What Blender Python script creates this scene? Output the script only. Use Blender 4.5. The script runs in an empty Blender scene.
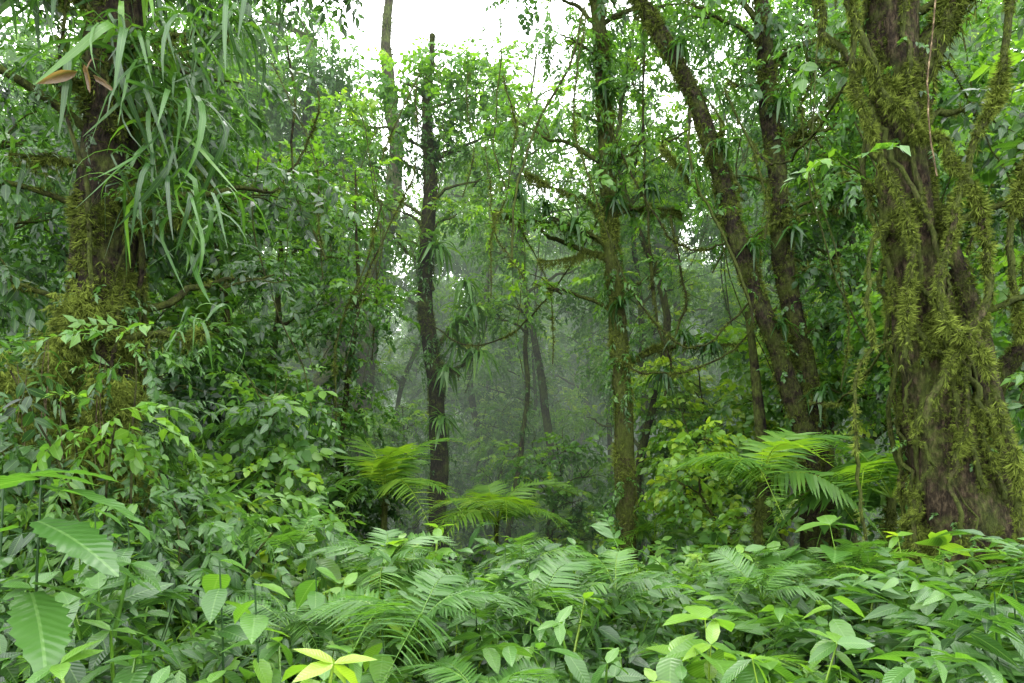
import bpy, math, numpy as np
from mathutils import Vector
rng=np.random.default_rng(11)
U=lambda a,b,n=None: rng.uniform(a,b,n)

# ---------------------------------------------------------------- materials
def newmat(name):
    m=bpy.data.materials.new(name); m.use_nodes=True
    nt=m.node_tree; nt.nodes.clear()
    return m,nt,nt.nodes,nt.links
def ramp(N,stops):
    r=N.new('ShaderNodeValToRGB'); e=r.color_ramp.elements
    while len(e)<len(stops): e.new(0.5)
    for el,(p,c) in zip(e,stops):
        el.position=p; el.color=(c[0],c[1],c[2],1)
    return r
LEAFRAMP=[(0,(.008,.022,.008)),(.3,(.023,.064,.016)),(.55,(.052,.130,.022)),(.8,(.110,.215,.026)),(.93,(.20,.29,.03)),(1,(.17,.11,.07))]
def leaf_material():
    m,nt,N,L=newmat('wet_leaf')
    at=N.new('ShaderNodeAttribute'); at.attribute_name='ld'
    sp=N.new('ShaderNodeSeparateXYZ'); L.new(at.outputs['Vector'],sp.inputs[0])
    r=ramp(N,LEAFRAMP); L.new(sp.outputs['Z'],r.inputs[0])
    ab=N.new('ShaderNodeMath'); ab.operation='ABSOLUTE'; L.new(sp.outputs['Y'],ab.inputs[0])
    v=N.new('ShaderNodeMath'); v.operation='MULTIPLY_ADD'; v.inputs[1].default_value=-.22; L.new(ab.outputs[0],v.inputs[0]); L.new(sp.outputs['X'],v.inputs[2])
    s=N.new('ShaderNodeMath'); s.operation='MULTIPLY'; s.inputs[1].default_value=75; L.new(v.outputs[0],s.inputs[0])
    si=N.new('ShaderNodeMath'); si.operation='SINE'; L.new(s.outputs[0],si.inputs[0])
    mid=N.new('ShaderNodeMath'); mid.operation='LESS_THAN'; mid.inputs[1].default_value=.06; L.new(ab.outputs[0],mid.inputs[0])
    cm=N.new('ShaderNodeMix'); cm.data_type='RGBA'; cm.blend_type='MIX'
    mf=N.new('ShaderNodeMath'); mf.operation='MULTIPLY'; mf.inputs[1].default_value=.35; L.new(mid.outputs[0],mf.inputs[0])
    L.new(mf.outputs[0],cm.inputs[0]); L.new(r.outputs[0],cm.inputs[6]); cm.inputs[7].default_value=(.14,.24,.08,1)
    b=N.new('ShaderNodeBump'); b.inputs['Strength'].default_value=.22; b.inputs['Distance'].default_value=.004
    L.new(si.outputs[0],b.inputs['Height'])
    p=N.new('ShaderNodeBsdfPrincipled'); p.inputs['Roughness'].default_value=.30
    p.inputs['Specular IOR Level'].default_value=.48
    L.new(cm.outputs[2],p.inputs['Base Color']); L.new(b.outputs[0],p.inputs['Normal'])
    t=N.new('ShaderNodeBsdfTranslucent')
    g=N.new('ShaderNodeMix'); g.data_type='RGBA'; g.blend_type='MULTIPLY'; g.inputs[0].default_value=1
    L.new(cm.outputs[2],g.inputs[6]); g.inputs[7].default_value=(2.1,2.1,.7,1)
    L.new(g.outputs[2],t.inputs['Color'])
    mxs=N.new('ShaderNodeMixShader'); mxs.inputs[0].default_value=.38
    L.new(p.outputs[0],mxs.inputs[1]); L.new(t.outputs[0],mxs.inputs[2])
    o=N.new('ShaderNodeOutputMaterial'); L.new(mxs.outputs[0],o.inputs[0])
    return m
def far_leaf_material():
    m,nt,N,L=newmat('canopy_leaf')
    at=N.new('ShaderNodeAttribute'); at.attribute_name='ld'
    sp=N.new('ShaderNodeSeparateXYZ'); L.new(at.outputs['Vector'],sp.inputs[0])
    r=ramp(N,LEAFRAMP); L.new(sp.outputs['Z'],r.inputs[0])
    d=N.new('ShaderNodeBsdfDiffuse'); L.new(r.outputs[0],d.inputs[0])
    gl=N.new('ShaderNodeBsdfGlossy'); gl.inputs['Roughness'].default_value=.35; gl.inputs['Color'].default_value=(1,1,1,1)
    a=N.new('ShaderNodeMixShader'); a.inputs[0].default_value=.035; L.new(d.outputs[0],a.inputs[1]); L.new(gl.outputs[0],a.inputs[2])
    t=N.new('ShaderNodeBsdfTranslucent')
    g=N.new('ShaderNodeMix'); g.data_type='RGBA'; g.blend_type='MULTIPLY'; g.inputs[0].default_value=1
    L.new(r.outputs[0],g.inputs[6]); g.inputs[7].default_value=(2.3,2.2,.7,1); L.new(g.outputs[2],t.inputs['Color'])
    mxs=N.new('ShaderNodeMixShader'); mxs.inputs[0].default_value=.42
    L.new(a.outputs[0],mxs.inputs[1]); L.new(t.outputs[0],mxs.inputs[2])
    o=N.new('ShaderNodeOutputMaterial'); L.new(mxs.outputs[0],o.inputs[0])
    return m
def bark_material():
    m,nt,N,L=newmat('mossy_bark')
    at=N.new('ShaderNodeAttribute'); at.attribute_name='ld'
    sp=N.new('ShaderNodeSeparateXYZ'); L.new(at.outputs['Vector'],sp.inputs[0])
    tc=N.new('ShaderNodeTexCoord'); mp=N.new('ShaderNodeMapping'); mp.inputs['Scale'].default_value=(1,1,.4)
    L.new(tc.outputs['Object'],mp.inputs[0])
    n1=N.new('ShaderNodeTexNoise'); n1.inputs['Scale'].default_value=34; n1.inputs['Detail'].default_value=7; n1.inputs['Roughness'].default_value=.7
    L.new(mp.outputs[0],n1.inputs['Vector'])
    r=ramp(N,[(.34,(.006,.0045,.003)),(.5,(.032,.023,.013)),(.66,(.11,.082,.050))])
    L.new(n1.outputs[0],r.inputs[0])
    br=N.new('ShaderNodeMix'); br.data_type='RGBA'; br.blend_type='MULTIPLY'; br.inputs[0].default_value=1
    L.new(r.outputs[0],br.inputs[6])
    cb=N.new('ShaderNodeCombineXYZ')
    for k in range(3): L.new(sp.outputs['Z'],cb.inputs[k])
    L.new(cb.outputs[0],br.inputs[7])
    n2=N.new('ShaderNodeTexNoise'); n2.inputs['Scale'].default_value=3.6; n2.inputs['Detail'].default_value=6; n2.inputs['Roughness'].default_value=.72
    L.new(tc.outputs['Object'],n2.inputs['Vector'])
    a=N.new('ShaderNodeMath'); a.operation='ADD'; L.new(n2.outputs[0],a.inputs[0]); L.new(sp.outputs['Y'],a.inputs[1])
    mr=N.new('ShaderNodeMapRange'); mr.inputs['From Min'].default_value=.80; mr.inputs['From Max'].default_value=.96; L.new(a.outputs[0],mr.inputs[0])
    r2=ramp(N,[(.3,(.014,.019,.004)),(.7,(.068,.088,.016))]); L.new(n1.outputs[0],r2.inputs[0])
    mx=N.new('ShaderNodeMix'); mx.data_type='RGBA'; L.new(mr.outputs[0],mx.inputs[0]); L.new(br.outputs[2],mx.inputs[6]); L.new(r2.outputs[0],mx.inputs[7])
    b=N.new('ShaderNodeBump'); b.inputs['Strength'].default_value=1; b.inputs['Distance'].default_value=.05; L.new(n1.outputs[0],b.inputs['Height'])
    p=N.new('ShaderNodeBsdfDiffuse'); L.new(mx.outputs[2],p.inputs['Color']); L.new(b.outputs[0],p.inputs['Normal'])
    g=N.new('ShaderNodeBsdfGlossy'); g.inputs['Roughness'].default_value=.5; L.new(b.outputs[0],g.inputs['Normal'])
    ms=N.new('ShaderNodeMixShader'); ms.inputs[0].default_value=.01; L.new(p.outputs[0],ms.inputs[1]); L.new(g.outputs[0],ms.inputs[2])
    o=N.new('ShaderNodeOutputMaterial'); L.new(ms.outputs[0],o.inputs[0])
    return m
def moss_material():
    m,nt,N,L=newmat('hanging_moss')
    at=N.new('ShaderNodeAttribute'); at.attribute_name='ld'
    sp=N.new('ShaderNodeSeparateXYZ'); L.new(at.outputs['Vector'],sp.inputs[0])
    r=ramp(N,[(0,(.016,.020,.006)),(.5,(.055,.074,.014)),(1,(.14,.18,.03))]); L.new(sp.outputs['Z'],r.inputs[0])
    d=N.new('ShaderNodeBsdfDiffuse'); L.new(r.outputs[0],d.inputs[0])
    o=N.new('ShaderNodeOutputMaterial'); L.new(d.outputs[0],o.inputs[0])
    return m
def soil_material():
    m,nt,N,L=newmat('forest_floor_soil')
    tc=N.new('ShaderNodeTexCoord')
    n1=N.new('ShaderNodeTexNoise'); n1.inputs['Scale'].default_value=5; n1.inputs['Detail'].default_value=6
    L.new(tc.outputs['Object'],n1.inputs['Vector'])
    r=ramp(N,[(.35,(.010,.008,.005)),(.55,(.022,.022,.010)),(.7,(.02,.040,.012))]); L.new(n1.outputs[0],r.inputs[0])
    p=N.new('ShaderNodeBsdfDiffuse'); L.new(r.outputs[0],p.inputs['Color'])
    o=N.new('ShaderNodeOutputMaterial'); L.new(p.outputs[0],o.inputs[0])
    return m
_b,_l,_f,_m,_s=bark_material(),leaf_material(),far_leaf_material(),moss_material(),soil_material()
BARK,LEAF,MOSS,SOIL=0,1,2,3

# ---------------------------------------------------------------- mesh builder
def rotm(az,pi,ro):
    az,pi,ro=np.broadcast_arrays(*map(lambda q:np.atleast_1d(np.asarray(q,float)),(az,pi,ro)))
    ca,sa,cp,sp_,cr,sr=np.cos(az),np.sin(az),np.cos(pi),np.sin(pi),np.cos(ro),np.sin(ro)
    R=np.empty((len(az),3,3))
    R[:,0,0]=ca*cp; R[:,0,1]=ca*sp_*sr-sa*cr; R[:,0,2]=ca*sp_*cr+sa*sr
    R[:,1,0]=sa*cp; R[:,1,1]=sa*sp_*sr+ca*cr; R[:,1,2]=sa*sp_*cr-ca*sr
    R[:,2,0]=-sp_;  R[:,2,1]=cp*sr;           R[:,2,2]=cp*cr
    return R
class MB:
    def __init__(s): s.v=[];s.t=[];s.l=[];s.m=[];s.n=0
    def add(s,v,t,l,m):
        v=np.asarray(v,float).reshape(-1,3); t=np.asarray(t,int).reshape(-1,3)
        s.v.append(v); s.t.append(t+s.n); s.l.append(np.asarray(l,float).reshape(-1,3))
        s.m.append(np.full(len(t),m) if np.isscalar(m) else np.asarray(m)); s.n+=len(v)
    def inst(s,tpl,pos,R,sc,tint):
        V,T,L,M=tpl; n=len(pos); k=len(V)
        if n==0: return
        sc=np.broadcast_to(sc,(n,))
        o=np.einsum('nij,kj->nki',R,V)*sc[:,None,None]+np.asarray(pos)[:,None,:]
        t=T[None]+(np.arange(n)*k)[:,None,None]
        l=np.tile(L[None],(n,1,1)); l[:,:,2]+=np.broadcast_to(tint,(n,))[:,None]
        s.add(o.reshape(-1,3),t.reshape(-1,3),l.reshape(-1,3),np.tile(M,n))
    def inst_any(s,tpls,pos,R,sc,tint):
        n=len(pos); w=rng.integers(0,len(tpls),n); sc=np.broadcast_to(sc,(n,)); tint=np.broadcast_to(tint,(n,))
        for i,tp in enumerate(tpls):
            q=w==i; s.inst(tp,np.asarray(pos)[q],R[q],sc[q],tint[q])
    def arrays(s): return np.concatenate(s.v),np.concatenate(s.t),np.concatenate(s.l),np.concatenate(s.m)
    def mesh(s,name,near=False):
        v,t,l,m=s.arrays()
        if not name.startswith('dead'):
            ix=np.unique(t[m==LEAF].ravel()); l[ix,2]=np.clip(l[ix,2],.0,.90)
        me=bpy.data.meshes.new(name)
        me.vertices.add(len(v)); me.vertices.foreach_set('co',v.astype(np.float32).ravel())
        me.loops.add(len(t)*3); me.loops.foreach_set('vertex_index',t.astype(np.int32).ravel())
        me.polygons.add(len(t)); me.polygons.foreach_set('loop_start',(np.arange(len(t))*3).astype(np.int32))
        me.polygons.foreach_set('loop_total',np.full(len(t),3,np.int32))
        for mt in (_b,_l if near else _f,_m,_s): me.materials.append(mt)
        me.polygons.foreach_set('material_index',m.astype(np.int32))
        me.polygons.foreach_set('use_smooth',np.ones(len(t),bool))
        a=me.attributes.new('ld','FLOAT_VECTOR','POINT'); a.data.foreach_set('vector',l.astype(np.float32).ravel())
        me.update(calc_edges=True)
        return me
    def build(s,name,near=False):
        o=bpy.data.objects.new(name,s.mesh(name,near))
        bpy.context.scene.collection.objects.link(o); return o

def spline(P,k):
    P=np.asarray(P,float); n=len(P)
    Q=np.vstack([2*P[0]-P[1],P,2*P[-1]-P[-2]]); out=[]
    for i in range(n-1):
        p0,p1,p2,p3=Q[i:i+4]
        for t in np.arange(k)/k:
            out.append(.5*((2*p1)+(-p0+p2)*t+(2*p0-5*p1+4*p2-p3)*t*t+(-p0+3*p1-3*p2+p3)*t**3))
    out.append(P[-1]); return np.array(out)
def tube(mb,pts,rad,seg=8,k=4,rough=.08,wob=0,bright=1.,moss=.4,mat=BARK,flute=0):
    A=np.column_stack([np.asarray(pts,float),np.asarray(rad,float)])
    A=spline(A,k); C=A[:,:3].copy(); r=np.maximum(A[:,3],.001)
    if wob>0:
        n=len(C); w=rng.normal(0,wob,(n,3)); w[0]=0; w=(w+np.roll(w,1,0)+np.roll(w,-1,0))/1.7; w[0]=0; C+=w
    T=np.gradient(C,axis=0); T/=np.linalg.norm(T,axis=1)[:,None]+1e-9
    ref=np.array([1.,0,0]) if abs(T[0][0])<.8 else np.array([0,1.,0])
    nrm=[]
    a=ref
    for t in T:
        a=a-t*a.dot(t); a/=np.linalg.norm(a)+1e-9; nrm.append(a)
    nrm=np.array(nrm); bn=np.cross(T,nrm)
    th=np.linspace(0,2*np.pi,seg,endpoint=False)
    n=len(C); ph=rng.uniform(0,6.28,6); s=np.arange(n)[:,None]
    rr=1+rough*(np.sin(2*th[None]+s*.7+ph[0])+.7*np.sin(3*th[None]-s*.5+ph[1])+.6*np.sin(s*1.1+th[None]+ph[2]))+rng.normal(0,rough*.35,(n,seg))
    if flute: rr+=flute*(np.sin(4*th[None]+s*.12+ph[3])+.6*np.sin(7*th[None]-s*.08+ph[4]))
    rr=rr*r[:,None]
    V=C[:,None]+rr[...,None]*(np.cos(th)[None,:,None]*nrm[:,None]+np.sin(th)[None,:,None]*bn[:,None])
    i=np.arange(n-1)[:,None]*seg; j=np.arange(seg)[None]; j2=(j+1)%seg
    a_=(i+j).ravel(); b_=(i+j2).ravel(); c_=(i+seg+j2).ravel(); d_=(i+seg+j).ravel()
    tr=np.concatenate([np.column_stack([a_,b_,c_]),np.column_stack([a_,c_,d_])])
    l=np.zeros((n*seg,3)); l[:,1]=moss; l[:,2]=bright
    mb.add(V.reshape(-1,3),tr,l,mat)
    return C,r,nrm,bn

# ---------------------------------------------------------------- leaf templates
def leaf_tpl(w=.4,stat=(0,.2,.5,.8,1),hw=(0,.75,1,.6,0),droop=.25,fold=.2,wave=0.):
    V=[];L=[];n=len(stat)
    for t in stat: V.append((t,0,-droop*t*t)); L.append((t,0,0))
    for sd in (1,-1):
        for t,h in list(zip(stat,hw))[1:-1]:
            y=h*w/2; V.append((t-.04,sd*y,-droop*t*t+fold*y+wave*math.sin(t*19+sd))); L.append((t,sd*h,0))
    T=[];k=n-2
    for si in range(2):
        o=n+si*k
        f=[(0,o,1)]
        for i in range(k-1): f+=[(1+i,o+i,o+i+1),(1+i,o+i+1,2+i)]
        f.append((k,o+k-1,k+1))
        if si==0: f=[(a,c,b) for a,b,c in f]
        T+=f
    T=np.array(T)
    return np.array(V,float),T,np.array(L,float),np.full(len(T),LEAF)
leafH=leaf_tpl(.42)
leafB=leaf_tpl(.56,(0,.15,.35,.6,.85,1),(0,.7,1,.95,.45,0),.25,.25,.012)
leafL=leaf_tpl(.28,(0,.25,.55,.8,1),(0,.9,1,.55,0),.35,.3)
leafM=leaf_tpl(.5,(0,.45,1),(0,1,0),.3,.25)
leafN=leaf_tpl(.32,(0,.4,1),(0,1,0),.35,.25)
leafR=leaf_tpl(.66,(0,.3,.7,1),(0,.9,.8,0),.15,.2)
leafP=leaf_tpl(.105,(0,.12,.6,1),(0,1,.8,0),.22,.2)
def tofar(w=.24):
    V=np.array([(0,0,0),(.45,w,.0),(1,0,-.22),(.45,-w,.0)],float)
    T=np.array([(0,2,1),(0,3,2)]); L=np.array([(0,.5,0),(.5,1,0),(1,.5,0),(.5,-1,0)],float)
    return V,T,L,np.full(2,LEAF)
leafF=tofar(.26)
def stem(mb,p,r0,r1,col=.35,seg=3,k=2):
    C,r,_,_=tube(mb,p,np.linspace(r0,r1,len(p)),seg=seg,k=k,rough=0,mat=LEAF)
    mb.l[-1][:,1]=.5; mb.l[-1][:,2]=col; mb.l[-1][:,0]=.2
def spray(leaf,n=11,L=.5,ll=.12,ang=58,droop=.3,opp=False,bare=.1,wild=1.):
    mb=MB()
    pts=[(L*t,.05*L*math.sin(t*5),-droop*L*t*t) for t in (0,.35,.7,1)]
    stem(mb,pts,.004,.0015,col=.15)
    for i in range(n):
        t=bare+(1-bare)*(i+.5)/n+U(-.03,.03)
        for sd in ((1,-1) if opp else ((1 if i%2 else -1),)):
            az=sd*math.radians(ang*(1-.35*t)+rng.normal(0,7+14*wild)); pi=U(-.25*wild,.65+.3*wild)
            mb.inst(leaf,[(L*t,.05*L*math.sin(t*5),-droop*L*t*t)],rotm(az,pi,U(-.4-.4*wild,.4+.4*wild)),ll*U(.65,1.2)*(1.1-.3*t),rng.normal(0,.06))
    mb.inst(leaf,[(L,0,-droop*L)],rotm(U(-.2,.2),.6,0),ll,0)
    return mb.arrays()
SPM=[spray(leafM,12,.42,.13,droop=d) for d in (.15,.35,.5,.25)]
SPN=[spray(leafN,13,.5,.15,droop=d,ang=50) for d in (.4,.7,.55)]
SPR=[spray(leafR,9,.36,.14,droop=d) for d in (.1,.25,.3)]
SPF=[spray(leafF,14,.75,.23,droop=d) for d in (.15,.35,.5,.25)]
SPH=[spray(leafH,9,.5,.15,droop=d,wild=.6) for d in (.2,.35,.5)]
SPL=[spray(leafL,8,.6,.2,droop=d,opp=True,ang=62,wild=.3) for d in (.25,.45,.35)]
def herb(leaf,h=.6,n=5,ll=.16,bend=.15,ang0=.0):
    mb=MB(); a=U(0,6.28)
    f=lambda t:(bend*h*t*t*math.cos(a),bend*h*t*t*math.sin(a),h*t)
    stem(mb,[f(t) for t in (0,.4,.75,1)],.006,.002,col=.35)
    for i in range(n):
        t=.3+.7*i/(n-1); b=a+i*2.3+U(-.3,.3)
        for sd in range(2):
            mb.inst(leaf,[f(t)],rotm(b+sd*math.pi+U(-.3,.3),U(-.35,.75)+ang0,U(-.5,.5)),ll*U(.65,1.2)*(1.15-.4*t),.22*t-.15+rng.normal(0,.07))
    for q in range(2): mb.inst(leaf,[f(1)],rotm(U(0,6.28),U(-.7,0),0),ll*.6,.2)
    return mb.arrays()
HB=[herb(leafH,.55,6,.13) for _ in range(5)]+[herb(leafB,.5,5,.13) for _ in range(4)]
HBB=[herb(leafB,.7,6,.22) for _ in range(4)]
HL=[herb(leafL,.6,7,.18) for _ in range(3)]
HS=[herb(leafH,.35,6,.075) for _ in range(4)]+[herb(leafB,.32,5,.07) for _ in range(3)]
HM=[herb(leafM,.7,7,.16) for _ in range(4)]
def frond(n=26,droop=.5,wid=.30,pl=leafP):
    mb=MB()
    f=lambda t:(t*(1-.18*t),0,.22*math.sin(t*2.2)-droop*t*t)
    stem(mb,[f(t) for t in (0,.25,.5,.75,1)],.008,.002,col=.25)
    for i in range(n):
        t=.14+.86*i/n; w=wid*math.sin(math.pi*min(1,(t*.86+.12)))**.7*(1.05-.35*t)
        for sd in (1,-1):
            mb.inst(pl,[f(t)],rotm(sd*(1.2-.35*t)+U(-.05,.05),U(.05,.3),sd*U(-.1,.4)),w*U(.9,1.08),rng.normal(0,.04))
    return mb.arrays()
FRB=[frond(26,d,.31) for d in (.35,.55,.8,.65)]
def strap(W=.032):
    out=[]
    for cur in (.6,1.0,1.5,1.25):
        V=[];L=[];n=8;x=y=z=0;a=.9; sw=U(-.12,.12)
        for i in range(n):
            t=i/(n-1); w=W*math.sin(math.pi*min(.97,.15+.82*t))
            for sd in (-1,0,1): V.append((x,y+sd*w/2*1.3,z+(abs(sd)*.006))); L.append((t,sd,0))
            x+=math.cos(a)/(n-1); z+=math.sin(a)/(n-1); y+=sw*t/(n-1)*2; a-=cur*.42*2/(1+.2*i)
            a=max(a,-1.5)
        T=[]
        for i in range(n-1):
            for c in range(2):
                p=i*3+c; T+=[(p,p+3,p+1),(p+1,p+3,p+4)]
        out.append((np.array(V),np.array(T),np.array(L,float),np.full(len(T),LEAF)))
    return out
ST=strap(.040)+strap(.030); STW=strap(.06)
def tuft():
    V=[];T=[];L=[]
    for i in range(8):
        d=np.array([U(.2,1),U(-.6,.6),U(-.9,.4)]); a=U(0,6.28); s=np.array([math.cos(a),math.sin(a),0.3])*.06
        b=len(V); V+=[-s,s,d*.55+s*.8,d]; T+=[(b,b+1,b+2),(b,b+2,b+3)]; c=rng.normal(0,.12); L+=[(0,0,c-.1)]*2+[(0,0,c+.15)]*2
    return np.array(V),np.array(T),np.array(L,float),np.full(len(T),MOSS)
TU=[tuft() for _ in range(5)]

# ---------------------------------------------------------------- helpers
def on_tube(tb,n,lo=0,hi=1):
    C,r,nr,bn=tb; N=len(C)-1
    u=U(lo,hi,n)*N; i=np.minimum(u.astype(int),N-1); f=(u-i)[:,None]
    th=U(0,6.28,n)
    d=np.cos(th)[:,None]*nr[i]+np.sin(th)[:,None]*bn[i]
    p=C[i]*(1-f)+C[i+1]*f+d*r[i][:,None]*.95
    return p,d,u,th
def mossify(mb,tb,n,size=.045,tint=.45,lo=0,hi=1,hang=.5,gap=.9):
    p,d,u,th=on_tube(tb,n,lo,hi)
    w=np.sin(p[:,0]*9+p[:,2]*4)+np.sin(p[:,2]*7.3-p[:,1]*6+1.)+.8*np.sin(p[:,0]*17-p[:,2]*11)
    k=w+rng.normal(0,.7,n)>-gap
    p=p[k];d=d[k];w=w[k];n=len(p)
    if n==0: return
    az=np.arctan2(d[:,1],d[:,0]); pi=-np.arcsin(np.clip(d[:,2],-1,1))+U(0,1,n)*hang*1.6
    mb.inst_any(TU,p,rotm(az,pi,U(-3,3,n)),size*U(.5,1.5,n)*np.clip(.85+.28*w,.35,1.7),tint+.05*w+rng.normal(0,.13,n))
def beards(mb,tb,n,L=.12,tint=.4,lo=0,hi=1):
    """moss strands that hang straight down from the underside of a branch or trunk"""
    p,d,u,th=on_tube(tb,n,lo,hi)
    for s in range(3):
        k=np.arange(n)[rng.random(n)>s*.3]
        q=p[k]+np.array([0,0,-1.])*(L*.33*s*U(.7,1.1,len(k)))[:,None]
        mb.inst_any(TU,q,rotm(U(0,6.28,len(k)),U(.9,1.5,len(k)),0),(L*.5)*U(.6,1.2,len(k)),tint+rng.normal(0,.1,len(k)))
def climbers(mb,tb,n,tpls,size=.5,tint=.4,lo=0,hi=1,patch=3.):
    p,d,u,th=on_tube(tb,n*2,lo,hi)
    k=np.sin(u*.9+patch)+.6*np.sin(u*.37+patch*2)+rng.normal(0,.4,len(u))>0
    p=p[k];d=d[k];m=len(p)
    az=np.arctan2(d[:,1],d[:,0])+rng.normal(0,.6,m)
    mb.inst_any(tpls,p,rotm(az,U(-.2,1.1,m),rng.normal(0,.4,m)),size*U(.6,1.3,m),tint+rng.normal(0,.07,m))
def bromeliad(mb,c,L=.4,n=26,tint=.35):
    mb.inst_any(STW,np.asarray(c,float)+rng.normal(0,.02,(n,3)),rotm(U(0,6.28,n),U(-.9,.2,n),rng.normal(0,.2,n)),L*U(.6,1.2,n),tint+rng.normal(0,.07,n))
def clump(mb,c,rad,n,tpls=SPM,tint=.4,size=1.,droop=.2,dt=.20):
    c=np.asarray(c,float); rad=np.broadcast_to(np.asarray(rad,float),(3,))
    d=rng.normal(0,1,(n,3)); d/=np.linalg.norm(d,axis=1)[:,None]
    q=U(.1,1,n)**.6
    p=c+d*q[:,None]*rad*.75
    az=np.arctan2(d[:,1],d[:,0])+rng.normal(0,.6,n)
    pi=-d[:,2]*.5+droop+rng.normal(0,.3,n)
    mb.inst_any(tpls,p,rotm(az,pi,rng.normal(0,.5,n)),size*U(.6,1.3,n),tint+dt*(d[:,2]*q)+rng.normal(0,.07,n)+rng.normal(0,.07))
def branch_to(mb,a,b,r,moss=.5,bright=.5,sag=.1,seg=5,tufts=0):
    a=np.asarray(a,float); b=np.asarray(b,float); L=np.linalg.norm(b-a)
    m1=a*.65+b*.35+np.array([U(-.1,.1),U(-.1,.1),.08])*L; m2=a*.3+b*.7+np.array([U(-.08,.08),U(-.08,.08),.02])*L
    tb=tube(mb,[a,m1,m2,b],[r,r*.75,r*.5,r*.2],seg=seg,k=5,rough=.1,wob=.012*L,moss=moss,bright=bright)
    if tufts: mossify(mb,tb,tufts)
    if tufts>=200: beards(mb,tb,tufts//5,.14,.35)
    return tb
def crown_on(mb,trunk,clumps,tpls=SPM,tint=.4,size=1.,n=55,bright=.5,br=.04,droop=.2,tufts=0,moss=.45):
    C,r=trunk[0],trunk[1]
    for c in clumps:
        x,y,z,R=c[:4]
        t=np.array([x,y,z]); dist=np.linalg.norm(C[:,:2]-t[:2],axis=1)+np.abs(C[:,2]-(z-.45*np.linalg.norm(C[:,:2]-t[:2],axis=1)))*1.2
        i=int(np.argmin(dist)); L=np.linalg.norm(C[i]-t)
        branch_to(mb,C[i],t,min(br*(.6+.25*L),r[i]*.7),bright=bright,moss=moss,tufts=tufts)
        for _ in range(3):
            e=t+rng.normal(0,1,3)*R*.5; branch_to(mb,C[i]*.35+t*.65,e,.012,seg=3,bright=bright)
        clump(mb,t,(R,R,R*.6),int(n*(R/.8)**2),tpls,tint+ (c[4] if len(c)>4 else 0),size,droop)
def gz(x,y):
    x=np.asarray(x,float); y=np.asarray(y,float)
    z=-np.clip(y-5.0,0,12)*.15
    z=z+.35*np.exp(-((x+4.2)**2/3.5+(y-5)**2/9))+.1*np.exp(-((x-4.2)**2/3+(y-5.5)**2/8))
    z=z+.08*np.sin(x*1.3+.5)*np.cos(y*.9)+.04*np.sin(x*3.1+y*2.2)
    z=z+np.clip(y-38,0,200)*.16+np.clip(np.abs(x)-25,0,100)*.1*(y>0)
    return z

# ---------------------------------------------------------------- ground
mb=MB()
gx=np.concatenate([np.linspace(-160,-14,30),np.linspace(-13,13,90),np.linspace(14,160,30)]); gy=np.concatenate([np.linspace(-30,0,12),np.linspace(.4,24,80),np.linspace(25,220,45)])
X,Y=np.meshgrid(gx,gy); Z=gz(X,Y)
nx,ny=len(gx),len(gy); i=(np.arange(ny-1)[:,None]*nx+np.arange(nx-1)[None]).ravel()
T=np.concatenate([np.column_stack([i,i+1,i+nx+1]),np.column_stack([i,i+nx+1,i+nx])])
mb.add(np.column_stack([X.ravel(),Y.ravel(),Z.ravel()]),T,np.zeros((nx*ny,3)),SOIL)
mb.build('ground')

# ---------------------------------------------------------------- undergrowth
def patchf(x,y,s): return np.sin(x*1.9+s)*np.cos(y*1.6+s*2)+.6*np.sin(x*.8-y*1.1+s*3)+.3*np.sin(x*4+y*3+s)
def scatter_plants(name,n,xr,yr,tpls,size,tint,s=None,thr=-.2,lean=.22,dtint=.12,zoff=-.03,near=True):
    mb=MB(); x=U(*xr,n); y=yr[0]+(yr[1]-yr[0])*U(0,1,n)**1.1
    keep=np.abs(x)<y*.85+1.2
    if s is not None: keep&=patchf(x,y,s)+rng.normal(0,.25,n)>thr
    x=x[keep];y=y[keep]; n=len(x)
    pat=.10*np.sin(x*1.7+y*.8)+.08*np.sin(x*.6-y*2.1)
    hv=1+.22*np.sin(x*2.3+y*1.9)+.15*np.sin(x*4.1-y*3.3)
    mb.inst_any(tpls,np.column_stack([x,y,gz(x,y)+zoff]),rotm(U(0,6.28,n),rng.normal(0,lean,n),rng.normal(0,lean,n)),U(size[0],size[1],n)*hv,tint+pat+rng.normal(0,dtint,n))
    return mb.build(name,near)
scatter_plants('undergrowth_broadleaf_herbs',2900,(-6,6.5),(2.0,9),HB,(.75,1.6),.43,s=1.,thr=-.2)
scatter_plants('undergrowth_large_leaf_herbs',560,(-6,6.5),(1.9,7.5),HBB,(.75,1.35),.50,s=3.1,thr=.1)
scatter_plants('undergrowth_lance_leaf_herbs',550,(-6,6.5),(2.2,10),HL,(.7,1.6),.38,s=5.,thr=.3)
scatter_plants('undergrowth_small_herbs',5600,(-6,6.5),(1.8,8),HS,(1.0,2.4),.44,s=2.,thr=-.4)
scatter_plants('undergrowth_shrubs',5200,(-22,22),(7,26),HM,(.6,1.6),.46,near=False)
def arching(name,n,xr,yr,tpls,zr,size,tint,pitch=(-.9,-.1),thr=0.):
    mb=MB(); x=U(*xr,n); y=U(*yr,n); k=patchf(x,y,4.)>thr; x=x[k];y=y[k];n=len(x); z=gz(x,y)+U(*zr,n)
    mb.inst_any(tpls,np.column_stack([x,y,z]),rotm(U(0,6.28,n),U(*pitch,n),rng.normal(0,.2,n)),U(*size,n),tint+rng.normal(0,.09,n))
    return mb.build(name,True)
arching('arching_leaf_sprays',1200,(-6,6),(2.4,8),SPH+SPH+SPL,(.2,.8),(.5,1.2),.42)
arching('arching_leaf_sprays',150,(1.4,4.2),(2.3,4.2),SPL,(.4,.85),(.8,1.2),.44,thr=-2)

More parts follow.
